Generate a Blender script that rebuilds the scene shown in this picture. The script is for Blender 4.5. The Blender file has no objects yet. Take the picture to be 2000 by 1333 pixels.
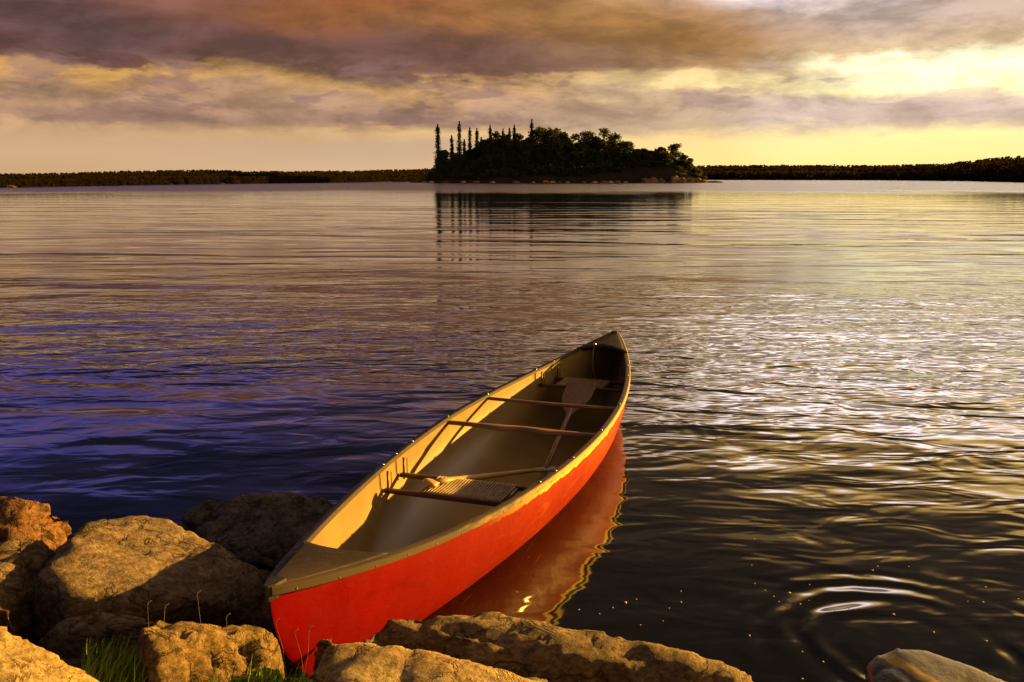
import bpy, bmesh, math, random
import numpy as np
from mathutils import Vector, Matrix, noise
random.seed(7); rng = np.random.default_rng(7)
S = bpy.context.scene
COL = S.collection
R = math.radians

# ------------------------------------------------------------------ camera
W_PX, F_PX, PITCH, CAM_H = 2000.0, 1742.2, 0.1808, 1.70
cam_d = bpy.data.cameras.new('camera'); cam = bpy.data.objects.new('camera', cam_d); COL.objects.link(cam)
cam_d.sensor_width = 36.0; cam_d.lens = 36.0 * F_PX / W_PX
cam_d.clip_start = 0.05; cam_d.clip_end = 6000
cam.location = (0, 0, CAM_H); cam.rotation_euler = (math.pi / 2 - PITCH, 0, 0)
S.camera = cam

# ------------------------------------------------------------------ colour helper
def lin(r, g, b, k=1.0):
    f = lambda c: (c / 255 / 12.92) if c / 255 <= .04045 else ((c / 255 + .055) / 1.055) ** 2.4
    return (f(r) * k, f(g) * k, f(b) * k, 1.0)

EXPOSURE = 1.75
EK = 2 ** -EXPOSURE
SUN_AZ, SUN_EL = 64.0, 8.0      # degrees right of the view direction, above the horizon

# ------------------------------------------------------------------ node helper
class NT:
    def __init__(s, tree): s.t = tree
    def n(s, typ, **kw):
        nd = s.t.nodes.new(typ)
        for k, v in kw.items():
            if k.startswith('i_'):
                key = k[2:]; key = int(key) if key.isdigit() else key.replace('_', ' ')
                s.put(nd.inputs[key], v)
            else: setattr(nd, k, v)
        return nd
    def put(s, sock, v):
        if isinstance(v, bpy.types.NodeSocket): s.t.links.new(v, sock)
        else: sock.default_value = v
    def math(s, op, a, b=0.0, c=None, clamp=False):
        nd = s.t.nodes.new('ShaderNodeMath'); nd.operation = op; nd.use_clamp = clamp
        s.put(nd.inputs[0], a); s.put(nd.inputs[1], b)
        if c is not None: s.put(nd.inputs[2], c)
        return nd.outputs[0]
    def sm(s, x, a, b, lo=0.0, hi=1.0):
        nd = s.t.nodes.new('ShaderNodeMapRange'); nd.interpolation_type = 'SMOOTHSTEP'
        s.put(nd.inputs[0], x)
        for i, v in zip((1, 2, 3, 4), (a, b, lo, hi)): s.put(nd.inputs[i], v)
        return nd.outputs[0]
    def mix(s, f, a, b, mode='MIX'):
        nd = s.t.nodes.new('ShaderNodeMix'); nd.data_type = 'RGBA'; nd.blend_type = mode
        s.put(nd.inputs[0], f); s.put(nd.inputs[6], a); s.put(nd.inputs[7], b)
        return nd.outputs[2]
    def noise(s, vec, scale, detail=4, rough=.5, dist=0.0, dim='3D'):
        nd = s.t.nodes.new('ShaderNodeTexNoise'); nd.noise_dimensions = dim
        s.put(nd.inputs['Vector'], vec); nd.inputs['Scale'].default_value = scale
        nd.inputs['Detail'].default_value = detail; nd.inputs['Roughness'].default_value = rough
        nd.inputs['Distortion'].default_value = dist
        return nd.outputs[0]
    def map(s, vec, scale=(1, 1, 1), rot=(0, 0, 0), loc=(0, 0, 0)):
        nd = s.t.nodes.new('ShaderNodeMapping'); s.put(nd.inputs[0], vec)
        nd.inputs['Location'].default_value = loc; nd.inputs['Rotation'].default_value = rot
        nd.inputs['Scale'].default_value = scale
        return nd.outputs[0]
    def ramp(s, x, stops, interp='LINEAR'):
        nd = s.t.nodes.new('ShaderNodeValToRGB'); cr = nd.color_ramp; cr.interpolation = interp
        s.put(nd.inputs[0], x)
        while len(cr.elements) < len(stops): cr.elements.new(1.0)
        for e, (p, c) in zip(cr.elements, stops):
            e.position = p; e.color = c if len(c) == 4 else (*c, 1)
        return nd.outputs[0]

# ------------------------------------------------------------------ world: dusk sky with layered clouds
world = bpy.data.worlds.new('World'); S.world = world; world.use_nodes = True
wt = world.node_tree; wt.nodes.clear(); N = NT(wt)
out = wt.nodes.new('ShaderNodeOutputWorld'); bg = wt.nodes.new('ShaderNodeBackground')
wt.links.new(bg.outputs[0], out.inputs[0])
bg.inputs[1].default_value = 0.1
sky = wt.nodes.new('ShaderNodeTexSky'); sky.sky_type = 'NISHITA'; sky.sun_disc = False
sky.sun_elevation = R(SUN_EL); sky.sun_rotation = R(SUN_AZ); sky.dust_density = 3.0; sky.air_density = 1.5
tc = wt.nodes.new('ShaderNodeTexCoord')
gen = tc.outputs['Generated']
sx = wt.nodes.new('ShaderNodeSeparateXYZ'); wt.links.new(gen, sx.inputs[0])
X, Y, Z = sx.outputs
hor = N.math('SQRT', N.math('ADD', N.math('MULTIPLY', X, X), N.math('MULTIPLY', Y, Y)))
el = N.math('MULTIPLY', N.math('ARCTAN2', Z, hor), 180 / math.pi)
# tall wisps and flat shelves: noise over the direction, stretched level
wn1 = N.noise(N.map(gen, (2.6, 2.6, 10), loc=(3.1, .4, .2)), 1.6, 10, .60, .1)
wn2 = N.noise(N.map(gen, (7, 7, 18), loc=(.3, 7.4, 2.0)), 2.0, 8, .62, .3)
wn3 = N.noise(N.map(gen, (1.3, 1.3, 5), loc=(8.3, 1.4, 4.0)), 2.0, 3, .5)
warp = N.math('ADD', N.math('MULTIPLY', N.math('SUBTRACT', wn1, .5), 4.2),
              N.math('MULTIPLY', N.math('SUBTRACT', wn2, .5), 2.2))
warp = N.math('MULTIPLY', warp, N.sm(el, 0.6, 4.5, .12, 1.0))
big = N.sm(el, 10, 18, 1.0, 2.2)
elw = N.math('ADD', el, N.math('MULTIPLY', warp, big))
ex = N.math('MULTIPLY', N.math('MAXIMUM', elw, 0.0), 1 / 90)
sidx = N.math('ADD', N.math('DIVIDE', X, hor), N.math('MULTIPLY', N.math('SUBTRACT', wn3, .5), .55))
def col(stops):
    st = []
    for s_ in stops:
        k = s_[2] if len(s_) > 2 else 1.0
        st.append((s_[0] / 90, lin(*s_[1], k)))
    return N.ramp(ex, st)
cL = col([(0, (208, 168, 126)), (1.5, (214, 176, 134)), (2.8, (198, 158, 118)), (3.3, (160, 124, 104)), (4.4, (184, 144, 112)),
          (5.2, (158, 120, 98)), (6.2, (212, 160, 84)), (6.7, (108, 66, 66), .8), (8.2, (114, 78, 82), .85), (9.4, (92, 58, 64), .8),
          (10.6, (130, 92, 96)), (11.6, (140, 106, 155), 1.0), (13.0, (122, 106, 198), 1.15), (15.5, (86, 82, 178), .9), (18, (36, 38, 96), .8), (22, (18, 19, 46)),
          (30, (18, 18, 36)), (45, (78, 64, 56)), (80, (138, 114, 96))])
cCL = col([(0, (228, 190, 146)), (2.0, (206, 172, 144)), (2.9, (228, 186, 126)), (3.4, (158, 126, 108)), (4.9, (184, 144, 116)),
           (5.8, (206, 160, 104)), (6.3, (124, 84, 74), .85), (8.0, (114, 74, 70), .85), (9.4, (140, 82, 42), .95), (10.6, (142, 82, 42)),
           (12, (175, 130, 122), 1.1), (14, (160, 122, 142), 1.0), (17, (84, 66, 104), .9), (20, (46, 38, 76)), (25, (26, 22, 34)), (45, (78, 64, 55)), (80, (138, 114, 94))])
cCR = col([(0, (255, 222, 136), 1.1), (2.4, (250, 214, 146), 1.1), (3.1, (206, 176, 142)), (4.4, (186, 156, 130)), (5.0, (246, 216, 154), 1.1),
           (6.0, (238, 204, 146)), (6.5, (178, 138, 98)), (8.6, (156, 108, 58)), (10.8, (176, 126, 76)), (12.5, (220, 182, 150), 1.7), (14.5, (215, 172, 125), 1.6), (17, (190, 146, 84)), (19, (104, 78, 54)),
           (23, (56, 43, 35)), (33, (38, 30, 26)), (45, (78, 63, 52)), (80, (138, 112, 90))])
cR = col([(0, (255, 222, 136), 1.25), (2.5, (255, 224, 156), 1.3), (3.0, (226, 204, 168)), (3.5, (200, 178, 166), 1.05), (4.7, (206, 184, 168), 1.1),
          (5.2, (255, 238, 176), 1.2), (6.8, (255, 246, 205), 1.3), (7.2, (216, 186, 146)), (8.6, (196, 168, 150)), (9.5, (190, 166, 156)),
          (10.5, (236, 218, 222), 1.2), (11.4, (255, 232, 205), 2.6), (13.0, (246, 230, 240), 3.8), (15.0, (250, 216, 175), 2.8), (16.8, (248, 196, 100), 2.2), (18.4, (200, 156, 90), 1.1), (20.5, (96, 74, 56)),
          (25, (58, 46, 38)), (33, (38, 31, 27)), (45, (78, 63, 52)), (80, (138, 112, 90))])
cG = col([(0, (255, 205, 90), 1.5), (12, (255, 205, 100), 1.5), (25, (235, 180, 100), 1.0), (45, (110, 80, 46)), (80, (140, 104, 68))])
c = N.mix(N.sm(sidx, -.42, -.12), cL, cCL)
c = N.mix(N.sm(sidx, -.12, .16), c, cCR)
c = N.mix(N.sm(sidx, .12, .34), c, cR)
c = N.mix(N.sm(sidx, .62, .9), c, cG)
# broken grey-mauve cloud in the middle band, then fine mottling of the undersides
pn = N.noise(N.map(gen, (5.5, 5.5, 21), loc=(1.7, 2.2, .6)), 2.0, 10, .60, .25)
pm = N.math('MULTIPLY', N.sm(pn, .49, .57), N.math('MULTIPLY', N.sm(el, 2.4, 3.6), N.sm(el, 6.2, 7.6, 1, 0)))
c = N.mix(N.math('MULTIPLY', pm, .6), c, N.mix(N.sm(sidx, -.1, .4), lin(138, 104, 100), lin(196, 168, 158)))
m1 = N.noise(N.map(gen, (5, 5, 15)), 2.2, 10, .64, .3)
mot = N.sm(m1, .32, .68, .70, 1.36)
mot = N.mix(N.sm(el, 1.5, 4.5), (1, 1, 1, 1), N.n('ShaderNodeCombineColor', i_0=mot, i_1=mot, i_2=mot).outputs[0])
c = N.mix(1.0, c, mot, 'MULTIPLY')
c10 = N.n('ShaderNodeVectorMath', operation='SCALE'); N.put(c10.inputs[0], c); c10.inputs['Scale'].default_value = 10 * EK
fin = N.mix(0.03, c10.outputs[0], sky.outputs[0])
wt.links.new(fin, bg.inputs[0])

# ------------------------------------------------------------------ sun, exposure
sd = bpy.data.lights.new('sun', 'SUN'); sun = bpy.data.objects.new('sun', sd); COL.objects.link(sun)
sd.energy = 5.0; sd.angle = R(0.5); sd.color = (1.0, 0.53, 0.08)
sv = Vector((math.sin(R(SUN_AZ)) * math.cos(R(SUN_EL)), math.cos(R(SUN_AZ)) * math.cos(R(SUN_EL)), math.sin(R(SUN_EL))))
sun.rotation_euler = sv.to_track_quat('Z', 'Y').to_euler(); sun.location = (8, 6, 6)
S.view_settings.view_transform = 'Standard'; S.view_settings.look = 'None'
S.view_settings.exposure = EXPOSURE; S.view_settings.gamma = 1

# ------------------------------------------------------------------ geometry helpers
CP, SP = math.cos(PITCH), math.sin(PITCH)
def ray(px, py):
    u = (px - 1000) / F_PX; v = -(py - 666.5) / F_PX
    return np.array([u, CP + v * SP, -SP + v * CP])
def at_z(px, py, z):                       # where the sight line through a photo pixel meets height z
    r = ray(px, py); return np.array([0, 0, CAM_H]) + r * ((z - CAM_H) / r[2])
def at_y(px, py, y):
    r = ray(px, py); return np.array([0, 0, CAM_H]) + r * (y / r[1])

def tag(o, label=None, cat=None, group=None, kind=None):
    if label: o['label'] = label
    if cat: o['category'] = cat
    if group: o['group'] = group
    if kind: o['kind'] = kind
    return o
def empty(name, loc=(0, 0, 0), rz=0.0):
    o = bpy.data.objects.new(name, None); COL.objects.link(o); o.location = loc; o.rotation_euler = (0, 0, rz)
    o.empty_display_size = .1
    return o
def mesh_obj(name, V, Fc, mats, parent=None, smooth=True, midx=None):
    me = bpy.data.meshes.new(name); me.from_pydata([tuple(map(float, v)) for v in V], [], Fc)
    if not isinstance(mats, (list, tuple)): mats = [mats]
    for m in mats: me.materials.append(m)
    if midx is not None: me.polygons.foreach_set('material_index', midx)
    me.polygons.foreach_set('use_smooth', [smooth] * len(me.polygons))
    me.update()
    o = bpy.data.objects.new(name, me); COL.objects.link(o)
    if parent: o.parent = parent
    return o
class MB:
    def __init__(s): s.v = []; s.f = []
    def add(s, V, Fc):
        b = len(s.v); s.v += [tuple(x) for x in V]; s.f += [tuple(b + i for i in q) for q in Fc]
    def box(s, c, dx, dy, dz, M=None):
        V = [Vector((x * dx / 2, y * dy / 2, z * dz / 2)) for x in (-1, 1) for y in (-1, 1) for z in (-1, 1)]
        if M is not None: V = [M @ v for v in V]
        V = [v + Vector(c) for v in V]
        s.add(V, [(0, 1, 3, 2), (4, 6, 7, 5), (0, 4, 5, 1), (2, 3, 7, 6), (0, 2, 6, 4), (1, 5, 7, 3)])
    def tube(s, pts, rad, n=8, caps=True, flat=1.0):
        pts = [Vector(p) for p in pts]
        rads = rad if isinstance(rad, (list, tuple)) else [rad] * len(pts)
        rings = []; up = Vector((0, 0, 1))
        for i, p in enumerate(pts):
            d = (pts[min(i + 1, len(pts) - 1)] - pts[max(i - 1, 0)]).normalized()
            a = d.cross(up)
            if a.length < 1e-3: a = d.cross(Vector((1, 0, 0)))
            a.normalize(); b = a.cross(d).normalized()
            rings.append([p + a * math.cos(2 * math.pi * k / n) * rads[i] + b * math.sin(2 * math.pi * k / n) * rads[i] * flat for k in range(n)])
        V = [q for r_ in rings for q in r_]
        Fc = [(i * n + k, i * n + (k + 1) % n, (i + 1) * n + (k + 1) % n, (i + 1) * n + k) for i in range(len(rings) - 1) for k in range(n)]
        if caps: Fc += [tuple(range(n))[::-1], tuple((len(rings) - 1) * n + k for k in range(n))]
        s.add(V, Fc)
    def loft(s, rings, caps=True, close=True):
        n = len(rings[0]); V = [q for r_ in rings for q in r_]
        m = n if close else n - 1
        Fc = [(i * n + k, i * n + (k + 1) % n, (i + 1) * n + (k + 1) % n, (i + 1) * n + k) for i in range(len(rings) - 1) for k in range(m)]
        if caps: Fc += [tuple(range(n))[::-1], tuple((len(rings) - 1) * n + k for k in range(n))]
        s.add(V, Fc)
    def build(s, name, mat, parent=None, smooth=True, fix=True):
        o = mesh_obj(name, s.v, s.f, mat, parent, smooth)
        if fix:
            bm = bmesh.new(); bm.from_mesh(o.data); bmesh.ops.recalc_face_normals(bm, faces=bm.faces); bm.to_mesh(o.data); bm.free()
        return o
def auto_sharp(o, ang=35):
    try: o.data.set_sharp_from_angle(angle=R(ang))
    except Exception: pass
    return o

def mat(name, rough=.6, spec=.5, base=(.5, .5, .5, 1)):
    m = bpy.data.materials.new(name); m.use_nodes = True
    nt = NT(m.node_tree); b = m.node_tree.nodes['Principled BSDF']
    b.inputs['Base Color'].default_value = base; b.inputs['Roughness'].default_value = rough
    b.inputs['Specular IOR Level'].default_value = spec
    tcn = m.node_tree.nodes.new('ShaderNodeTexCoord')
    return m, nt, b, tcn
def bump(nt, b, h, strength, dist):
    nd = nt.n('ShaderNodeBump'); nt.put(nd.inputs['Height'], h); nd.inputs['Strength'].default_value = strength
    nd.inputs['Distance'].default_value = dist; nt.put(b.inputs['Normal'], nd.outputs[0]); return nd

# ------------------------------------------------------------------ materials
def rock_mat(name, c1, c2, c3, spot=.5, bs=.9, scale=1.0, rough=.85, lichen=None):
    m, nt, b, t = mat(name, rough, .25)
    g = nt.n('ShaderNodeNewGeometry').outputs['Position']
    n1 = nt.noise(g, 2.6 * scale, 8, .62); n2 = nt.noise(nt.map(g, (1, 1, 1.8)), 38 * scale, 6, .72); n3 = nt.noise(g, 9 * scale, 9, .72, .5)
    c_ = nt.mix(nt.sm(n1, .36, .64), c1, c2)
    c_ = nt.mix(nt.math('MULTIPLY', nt.sm(n3, .47, .62), spot), c_, c3)
    sp = nt.sm(n2, .3, .68, .38, 1.5)
    c_ = nt.mix(1.0, c_, nt.n('ShaderNodeCombineColor', i_0=sp, i_1=sp, i_2=sp).outputs[0], 'MULTIPLY')
    if lichen:
        l = nt.noise(g, 13, 6, .7, .3); c_ = nt.mix(nt.sm(l, .52, .6, 0, lichen[1]), c_, lichen[0])
    vein = nt.math('ABSOLUTE', nt.math('SUBTRACT', nt.noise(nt.map(g, (1, 1, 1.6), (.4, .2, .3)), 3.1 * scale, 7, .6, .6), .5))
    c_ = nt.mix(nt.sm(vein, .012, .0, 0, .75), c_, (c3[0] * .6, c3[1] * .6, c3[2] * .6, 1))
    nt.put(b.inputs['Base Color'], c_)
    h = nt.math('ADD', nt.math('MULTIPLY', nt.noise(g, 70 * scale, 5, .7), .5), nt.math('MULTIPLY', nt.noise(nt.map(g, (1, 1, 2)), 24 * scale, 9, .75), .8))
    h = nt.math('SUBTRACT', h, nt.sm(vein, .018, .0, 0, .6))
    bump(nt, b, h, bs, .026)
    return m
M_rock = rock_mat('granite_tan', (.26, .19, .13, 1), (.17, .12, .085, 1), (.06, .04, .032, 1))
M_rock_dk = rock_mat('granite_dark', (.15, .13, .125, 1), (.085, .075, .072, 1), (.022, .02, .02, 1), .8)
M_rock_red = rock_mat('granite_lichen', (.30, .15, .07, 1), (.17, .09, .05, 1), (.035, .02, .015, 1), .9, 1.0, 1.2)
M_rock_gold = rock_mat('granite_gold', (.27, .18, .08, 1), (.19, .12, .055, 1), (.05, .03, .016, 1), .7)
M_rock_yel = rock_mat('granite_pale', (.34, .26, .14, 1), (.27, .19, .095, 1), (.16, .08, .04, 1), .35, .5)
M_isle_rock = rock_mat('island_rock', (.42, .20, .09, 1), (.22, .12, .06, 1), (.06, .035, .025, 1), .7, .6, .05)
M_soil = rock_mat('dark_soil', (.03, .022, .015, 1), (.02, .015, .01, 1), (.012, .01, .008, 1))

m, nt, b, t = mat('water', .02, .5, (.006, .005, .005, 1)); M_water = m
b.inputs['IOR'].default_value = 1.7
g = nt.n('ShaderNodeNewGeometry').outputs['Position']
sp_ = nt.n('ShaderNodeSeparateXYZ', i_0=g); wx, wy = sp_.outputs[0], sp_.outputs[1]
# long low swells (they cut the island's reflection into level bars), then ripples of several lengths
wob1 = nt.noise(nt.map(g, (.035, .12, 1)), 1.0, 3, .5)
wob2 = nt.noise(nt.map(g, (.16, .5, 1), loc=(5, 2, 0)), 1.0, 3, .5)
ph = nt.math('ADD', nt.math('MULTIPLY', wy, 1.15), nt.math('MULTIPLY', wx, -.16))
sw = nt.math('SINE', nt.math('ADD', ph, nt.math('ADD', nt.math('MULTIPLY', wob1, 22), nt.math('MULTIPLY', wob2, 5))))
ph2 = nt.math('ADD', nt.math('MULTIPLY', wy, 2.6), nt.math('MULTIPLY', wx, .35))
sw2 = nt.math('SINE', nt.math('ADD', ph2, nt.math('ADD', nt.math('MULTIPLY', wob2, 16), nt.math('MULTIPLY', wob1, 14))))
a1 = nt.noise(nt.map(g, (.52, 1.0, 1), (0, 0, R(-9))), 1.15, 2, .45, .5)
a2 = nt.noise(nt.map(g, (1.5, 3.0, 1), (0, 0, R(12))), 1.35, 2, .5, .7)
a3 = nt.noise(nt.map(g, (2.2, 6, 1), (0, 0, R(-18))), 1.4, 1, .4, .5)
amp = nt.noise(nt.map(g, (.22, .3, 1), (0, 0, 0), (3, 2, 0)), 1.0, 2, .5)
near = nt.sm(wy, 2.6, 9, .20, .9)
h = nt.math('MULTIPLY', a1, .068)
h = nt.math('ADD', h, nt.math('MULTIPLY', nt.math('MULTIPLY', a2, .029), nt.sm(amp, .35, .6, .5, 1.2)))
h = nt.math('ADD', h, nt.math('MULTIPLY', nt.math('MULTIPLY', a3, .0055), nt.sm(amp, .4, .6, .2, 1.2)))
h = nt.math('MULTIPLY', nt.math('MULTIPLY', h, near), nt.sm(wy, 4.5, 19, 1.0, .045))
h = nt.math('ADD', h, nt.math('MULTIPLY', nt.math('MULTIPLY', nt.math('MULTIPLY', sw, nt.sm(nt.noise(nt.map(g, (.045, .16, 1), loc=(9, 1, 0)), 1.0, 2, .5), .36, .62, .15, 1.25)), .0135), nt.math('MULTIPLY', nt.sm(wy, 8, 24, .15, .9), nt.sm(wy, 30, 85, 1.0, .16))))
h = nt.math('ADD', h, nt.math('MULTIPLY', nt.math('MULTIPLY', sw2, .0042), nt.math('MULTIPLY', nt.sm(wy, 3, 15, .2, 1.0), nt.sm(wy, 25, 70, 1.0, .25))))
# the wind-ruffled strip in front of the island
wyn = nt.math('ADD', wy, nt.math('MULTIPLY', nt.math('SUBTRACT', nt.noise(nt.map(g, (.05, .012, 1)), 1.0, 3, .5), .5), 70))
ruf = nt.math('MULTIPLY', nt.sm(wyn, 92, 135), nt.sm(wy, 420, 700, 1, .6))
a5 = nt.noise(nt.map(g, (.5, 1.2, 1)), 1.2, 3, .6)
h = nt.math('ADD', h, nt.math('MULTIPLY', nt.math('MULTIPLY', a5, ruf), .20))
# rings spreading from the lichen rock and a fainter set by the canoe's far end
def rings(cx, cy, k, r0, r1, a):
    dx = nt.math('SUBTRACT', wx, cx); dy = nt.math('SUBTRACT', wy, cy)
    wob = nt.math('MULTIPLY', nt.math('SUBTRACT', nt.noise(g, 2.5, 2, .5), .5), .12)
    d = nt.math('ADD', nt.math('SQRT', nt.math('ADD', nt.math('MULTIPLY', dx, dx), nt.math('MULTIPLY', dy, dy))), wob)
    env = nt.math('MULTIPLY', nt.math('MULTIPLY', nt.sm(d, r0 * .5, r0), nt.sm(d, r0, r1, 1, 0)), nt.sm(nt.noise(g, 1.7, 2, .5), .38, .6, .1, 1))
    return nt.math('MULTIPLY', nt.math('MULTIPLY', nt.math('SINE', nt.math('MULTIPLY', d, k)), env), a)
h = nt.math('ADD', h, rings(1.44, 3.02, 46, .34, .80, .0042))
h = nt.math('ADD', h, rings(.62, 5.9, 60, .45, 1.0, .0010))
bn = bump(nt, b, h, 1.0, 1.0)
nt.put(b.inputs['Roughness'], nt.math('ADD', nt.sm(wy, 3, 90, .055, .05), nt.math('MULTIPLY', ruf, .18)))

m, nt, b, t = mat('hull_red', .40, .06); M_red = m
oc = t.outputs['Object']
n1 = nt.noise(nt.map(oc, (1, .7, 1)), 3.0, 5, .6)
sun_tint = nt.sm(nt.math('ADD', nt.n('ShaderNodeSeparateXYZ', i_0=oc).outputs[1], nt.math('MULTIPLY', n1, 1.6)), -1.3, 1.2)  # orange sun glow painted into the red towards the middle and far end
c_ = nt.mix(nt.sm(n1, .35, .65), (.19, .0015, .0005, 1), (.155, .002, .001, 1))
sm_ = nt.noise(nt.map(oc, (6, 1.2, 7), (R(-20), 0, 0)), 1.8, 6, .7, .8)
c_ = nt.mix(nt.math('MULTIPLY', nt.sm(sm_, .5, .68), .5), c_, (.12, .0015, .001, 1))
c_ = nt.mix(sun_tint, c_, nt.mix(nt.sm(n1, .35, .65), (.34, .050, .002, 1), (.23, .017, .001, 1)))
scr_glint = nt.noise(nt.map(oc, (30, 1.6, 22), (R(14), 0, 0)), 2.0, 5, .7, 1.2)
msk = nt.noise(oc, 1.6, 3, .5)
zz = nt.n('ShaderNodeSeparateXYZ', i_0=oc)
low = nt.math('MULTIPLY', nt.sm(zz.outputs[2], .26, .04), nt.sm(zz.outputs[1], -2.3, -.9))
c_ = nt.mix(nt.math('MULTIPLY', nt.math('MULTIPLY', nt.sm(scr_glint, .62, .70), nt.sm(msk, .42, .6)), nt.math('ADD', nt.math('MULTIPLY', low, .7), .04)), c_, (.62, .28, .06, 1))  # scratches, coloured gold to paint in sun glints along the middle
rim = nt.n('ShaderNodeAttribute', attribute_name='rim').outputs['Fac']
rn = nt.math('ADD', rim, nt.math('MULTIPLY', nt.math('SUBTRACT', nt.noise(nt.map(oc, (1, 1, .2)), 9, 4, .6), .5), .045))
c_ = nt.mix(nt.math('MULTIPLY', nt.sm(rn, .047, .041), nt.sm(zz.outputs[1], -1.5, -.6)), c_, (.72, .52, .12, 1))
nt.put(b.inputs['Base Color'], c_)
nt.put(b.inputs['Roughness'], nt.sm(nt.noise(oc, 12, 5, .7), .3, .7, .42, .6))
c_ = nt.mix(nt.math('MULTIPLY', nt.math('MULTIPLY', nt.sm(sm_, .56, .64), nt.sm(zz.outputs[1], -1.8, -.6)), .25), c_, (.42, .11, .01, 1)); nt.put(b.inputs['Base Color'], c_)  # orange smears painted in as light reflected onto the hull by the water
bump(nt, b, nt.math('ADD', scr_glint, nt.math('MULTIPLY', nt.noise(oc, 5, 3, .5), 4.0)), .25, .006)
b.inputs['Coat Weight'].default_value = .03; b.inputs['Coat Roughness'].default_value = .07

m, nt, b, t = mat('hull_inside', .42, .4); M_in = m
oc = t.outputs['Object']; n1 = nt.noise(oc, 4, 6, .65); n2 = nt.noise(oc, 60, 5, .7)
c_ = nt.mix(nt.sm(n1, .3, .7), (.25, .172, .062, 1), (.19, .128, .048, 1))
c_ = nt.mix(nt.sm(n2, .60, .75, 0, .5), c_, (.2, .14, .09, 1))
nt.put(b.inputs['Base Color'], c_); bump(nt, b, n2, .2, .003)

def worn(name, c1, c2, rough, scale=30, bs=.2, spec=.5):
    m, nt, b, t = mat(name, rough, spec); oc = t.outputs['Object']
    n1 = nt.noise(oc, scale, 6, .7); n2 = nt.noise(oc, scale * .15, 4, .6)
    nt.put(b.inputs['Base Color'], nt.mix(nt.sm(nt.math('ADD', nt.math('MULTIPLY', n1, .5), nt.math('MULTIPLY', n2, .5)), .4, .6), c1, c2))
    nt.put(b.inputs['Roughness'], nt.sm(n1, .3, .7, rough * .8, min(1, rough * 1.2)))
    bump(nt, b, n1, bs, .004); return m
M_rail = worn('rail_vinyl', (.06, .045, .040, 1), (.038, .03, .029, 1), .6, spec=.2)
m, nt, b, t = mat('rail_side_worn_sunlit', .5, .3); oc = t.outputs['Object']; M_railside = m
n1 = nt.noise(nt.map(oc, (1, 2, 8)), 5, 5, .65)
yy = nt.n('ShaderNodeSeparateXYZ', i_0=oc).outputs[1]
nt.put(b.inputs['Base Color'], nt.mix(nt.sm(nt.math('ADD', yy, nt.math('MULTIPLY', n1, 1.5)), -.9, .3), (.05, .035, .027, 1), (.42, .30, .08, 1)))  # wear plus sunlit yellow painted into the side, dark only near the bow
bump(nt, b, n1, .2, .004)
M_deck = worn('deck_plastic', (.055, .040, .032, 1), (.032, .025, .021, 1), .65, 30, .35, .15)
M_black = worn('black_rubber', (.02, .018, .018, 1), (.03, .026, .025, 1), .5)
M_steel = worn('bolt_steel', (.55, .52, .55, 1), (.4, .38, .4, 1), .25); M_steel.node_tree.nodes['Principled BSDF'].inputs['Metallic'].default_value = .9
M_brass = worn('brass', (.8, .55, .15, 1), (.7, .45, .1, 1), .25); M_brass.node_tree.nodes['Principled BSDF'].inputs['Metallic'].default_value = .9
M_brass_dull = worn('dull_brass', (.22, .15, .07, 1), (.14, .09, .05, 1), .5)
def wood(name, c1, c2, rough=.45, axis=(28, 3, 28)):
    m, nt, b, t = mat(name, rough, .4); oc = t.outputs['Object']
    n1 = nt.noise(nt.map(oc, axis), 1.6, 6, .65, 1.0)
    nt.put(b.inputs['Base Color'], nt.mix(nt.sm(n1, .35, .65), c1, c2)); bump(nt, b, n1, .15, .003); return m
M_wood = wood('ash_wood', (.22, .115, .055, 1), (.15, .07, .035, 1), axis=(3, 28, 28))
M_wood_dk = wood('seat_wood', (.075, .033, .018, 1), (.05, .022, .014, 1), axis=(3, 28, 28))
M_paddle = wood('paddle_wood', (.24, .13, .055, 1), (.15, .075, .032, 1))
M_paddle_y = wood('paddle_varnished', (.48, .32, .10, 1), (.40, .24, .07, 1), axis=(3, 28, 28))
M_cane = worn('cane', (.36, .25, .14, 1), (.24, .16, .09, 1), .6)

def foliage_mat(name, c1, c2, sc=1.5):
    m, nt, b, t = mat(name, .8, .15)
    g = nt.n('ShaderNodeNewGeometry').outputs['Position']
    rnd = nt.n('ShaderNodeAttribute', attribute_name='var').outputs['Fac']
    n1 = nt.noise(g, sc, 3, .6)
    nt.put(b.inputs['Base Color'], nt.mix(nt.math('ADD', nt.math('MULTIPLY', rnd, .6), nt.math('MULTIPLY', n1, .4)), c1, c2))
    tl = nt.n('ShaderNodeBsdfTranslucent'); mx = nt.n('ShaderNodeMixShader', i_0=.38)
    m.node_tree.links.new(b.outputs[0], mx.inputs[1]); m.node_tree.links.new(tl.outputs[0], mx.inputs[2])
    cs_ = b.inputs['Base Color'].links[0].from_socket; m.node_tree.links.new(cs_, tl.inputs[0])
    m.node_tree.links.new(mx.outputs[0], m.node_tree.nodes['Material Output'].inputs[0])
    return m
M_leaf = foliage_mat('leaf', (.030, .040, .010, 1), (.075, .080, .022, 1), .3)
M_spruce = foliage_mat('spruce_needles', (.022, .032, .014, 1), (.045, .052, .020, 1), .3)
M_bark = worn('bark', (.10, .07, .05, 1), (.06, .045, .035, 1), .9, 2)
M_forest = foliage_mat('far_forest', (.016, .012, .005, 1), (.045, .029, .008, 1), .05)
M_heath = rock_mat('heath', (.028, .018, .009, 1), (.018, .014, .006, 1), (.012, .011, .006, 1), .6, .5, .05)
m, nt, b, t = mat('grass', .55, .3)
rnd = nt.n('ShaderNodeAttribute', attribute_name='var').outputs['Fac']
nt.put(b.inputs['Base Color'], nt.ramp(rnd, [(0, (.03, .09, .012, 1)), (.5, (.13, .26, .02, 1)), (.85, (.34, .38, .05, 1)), (1, (.42, .32, .10, 1))]))
M_grass = m
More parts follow.
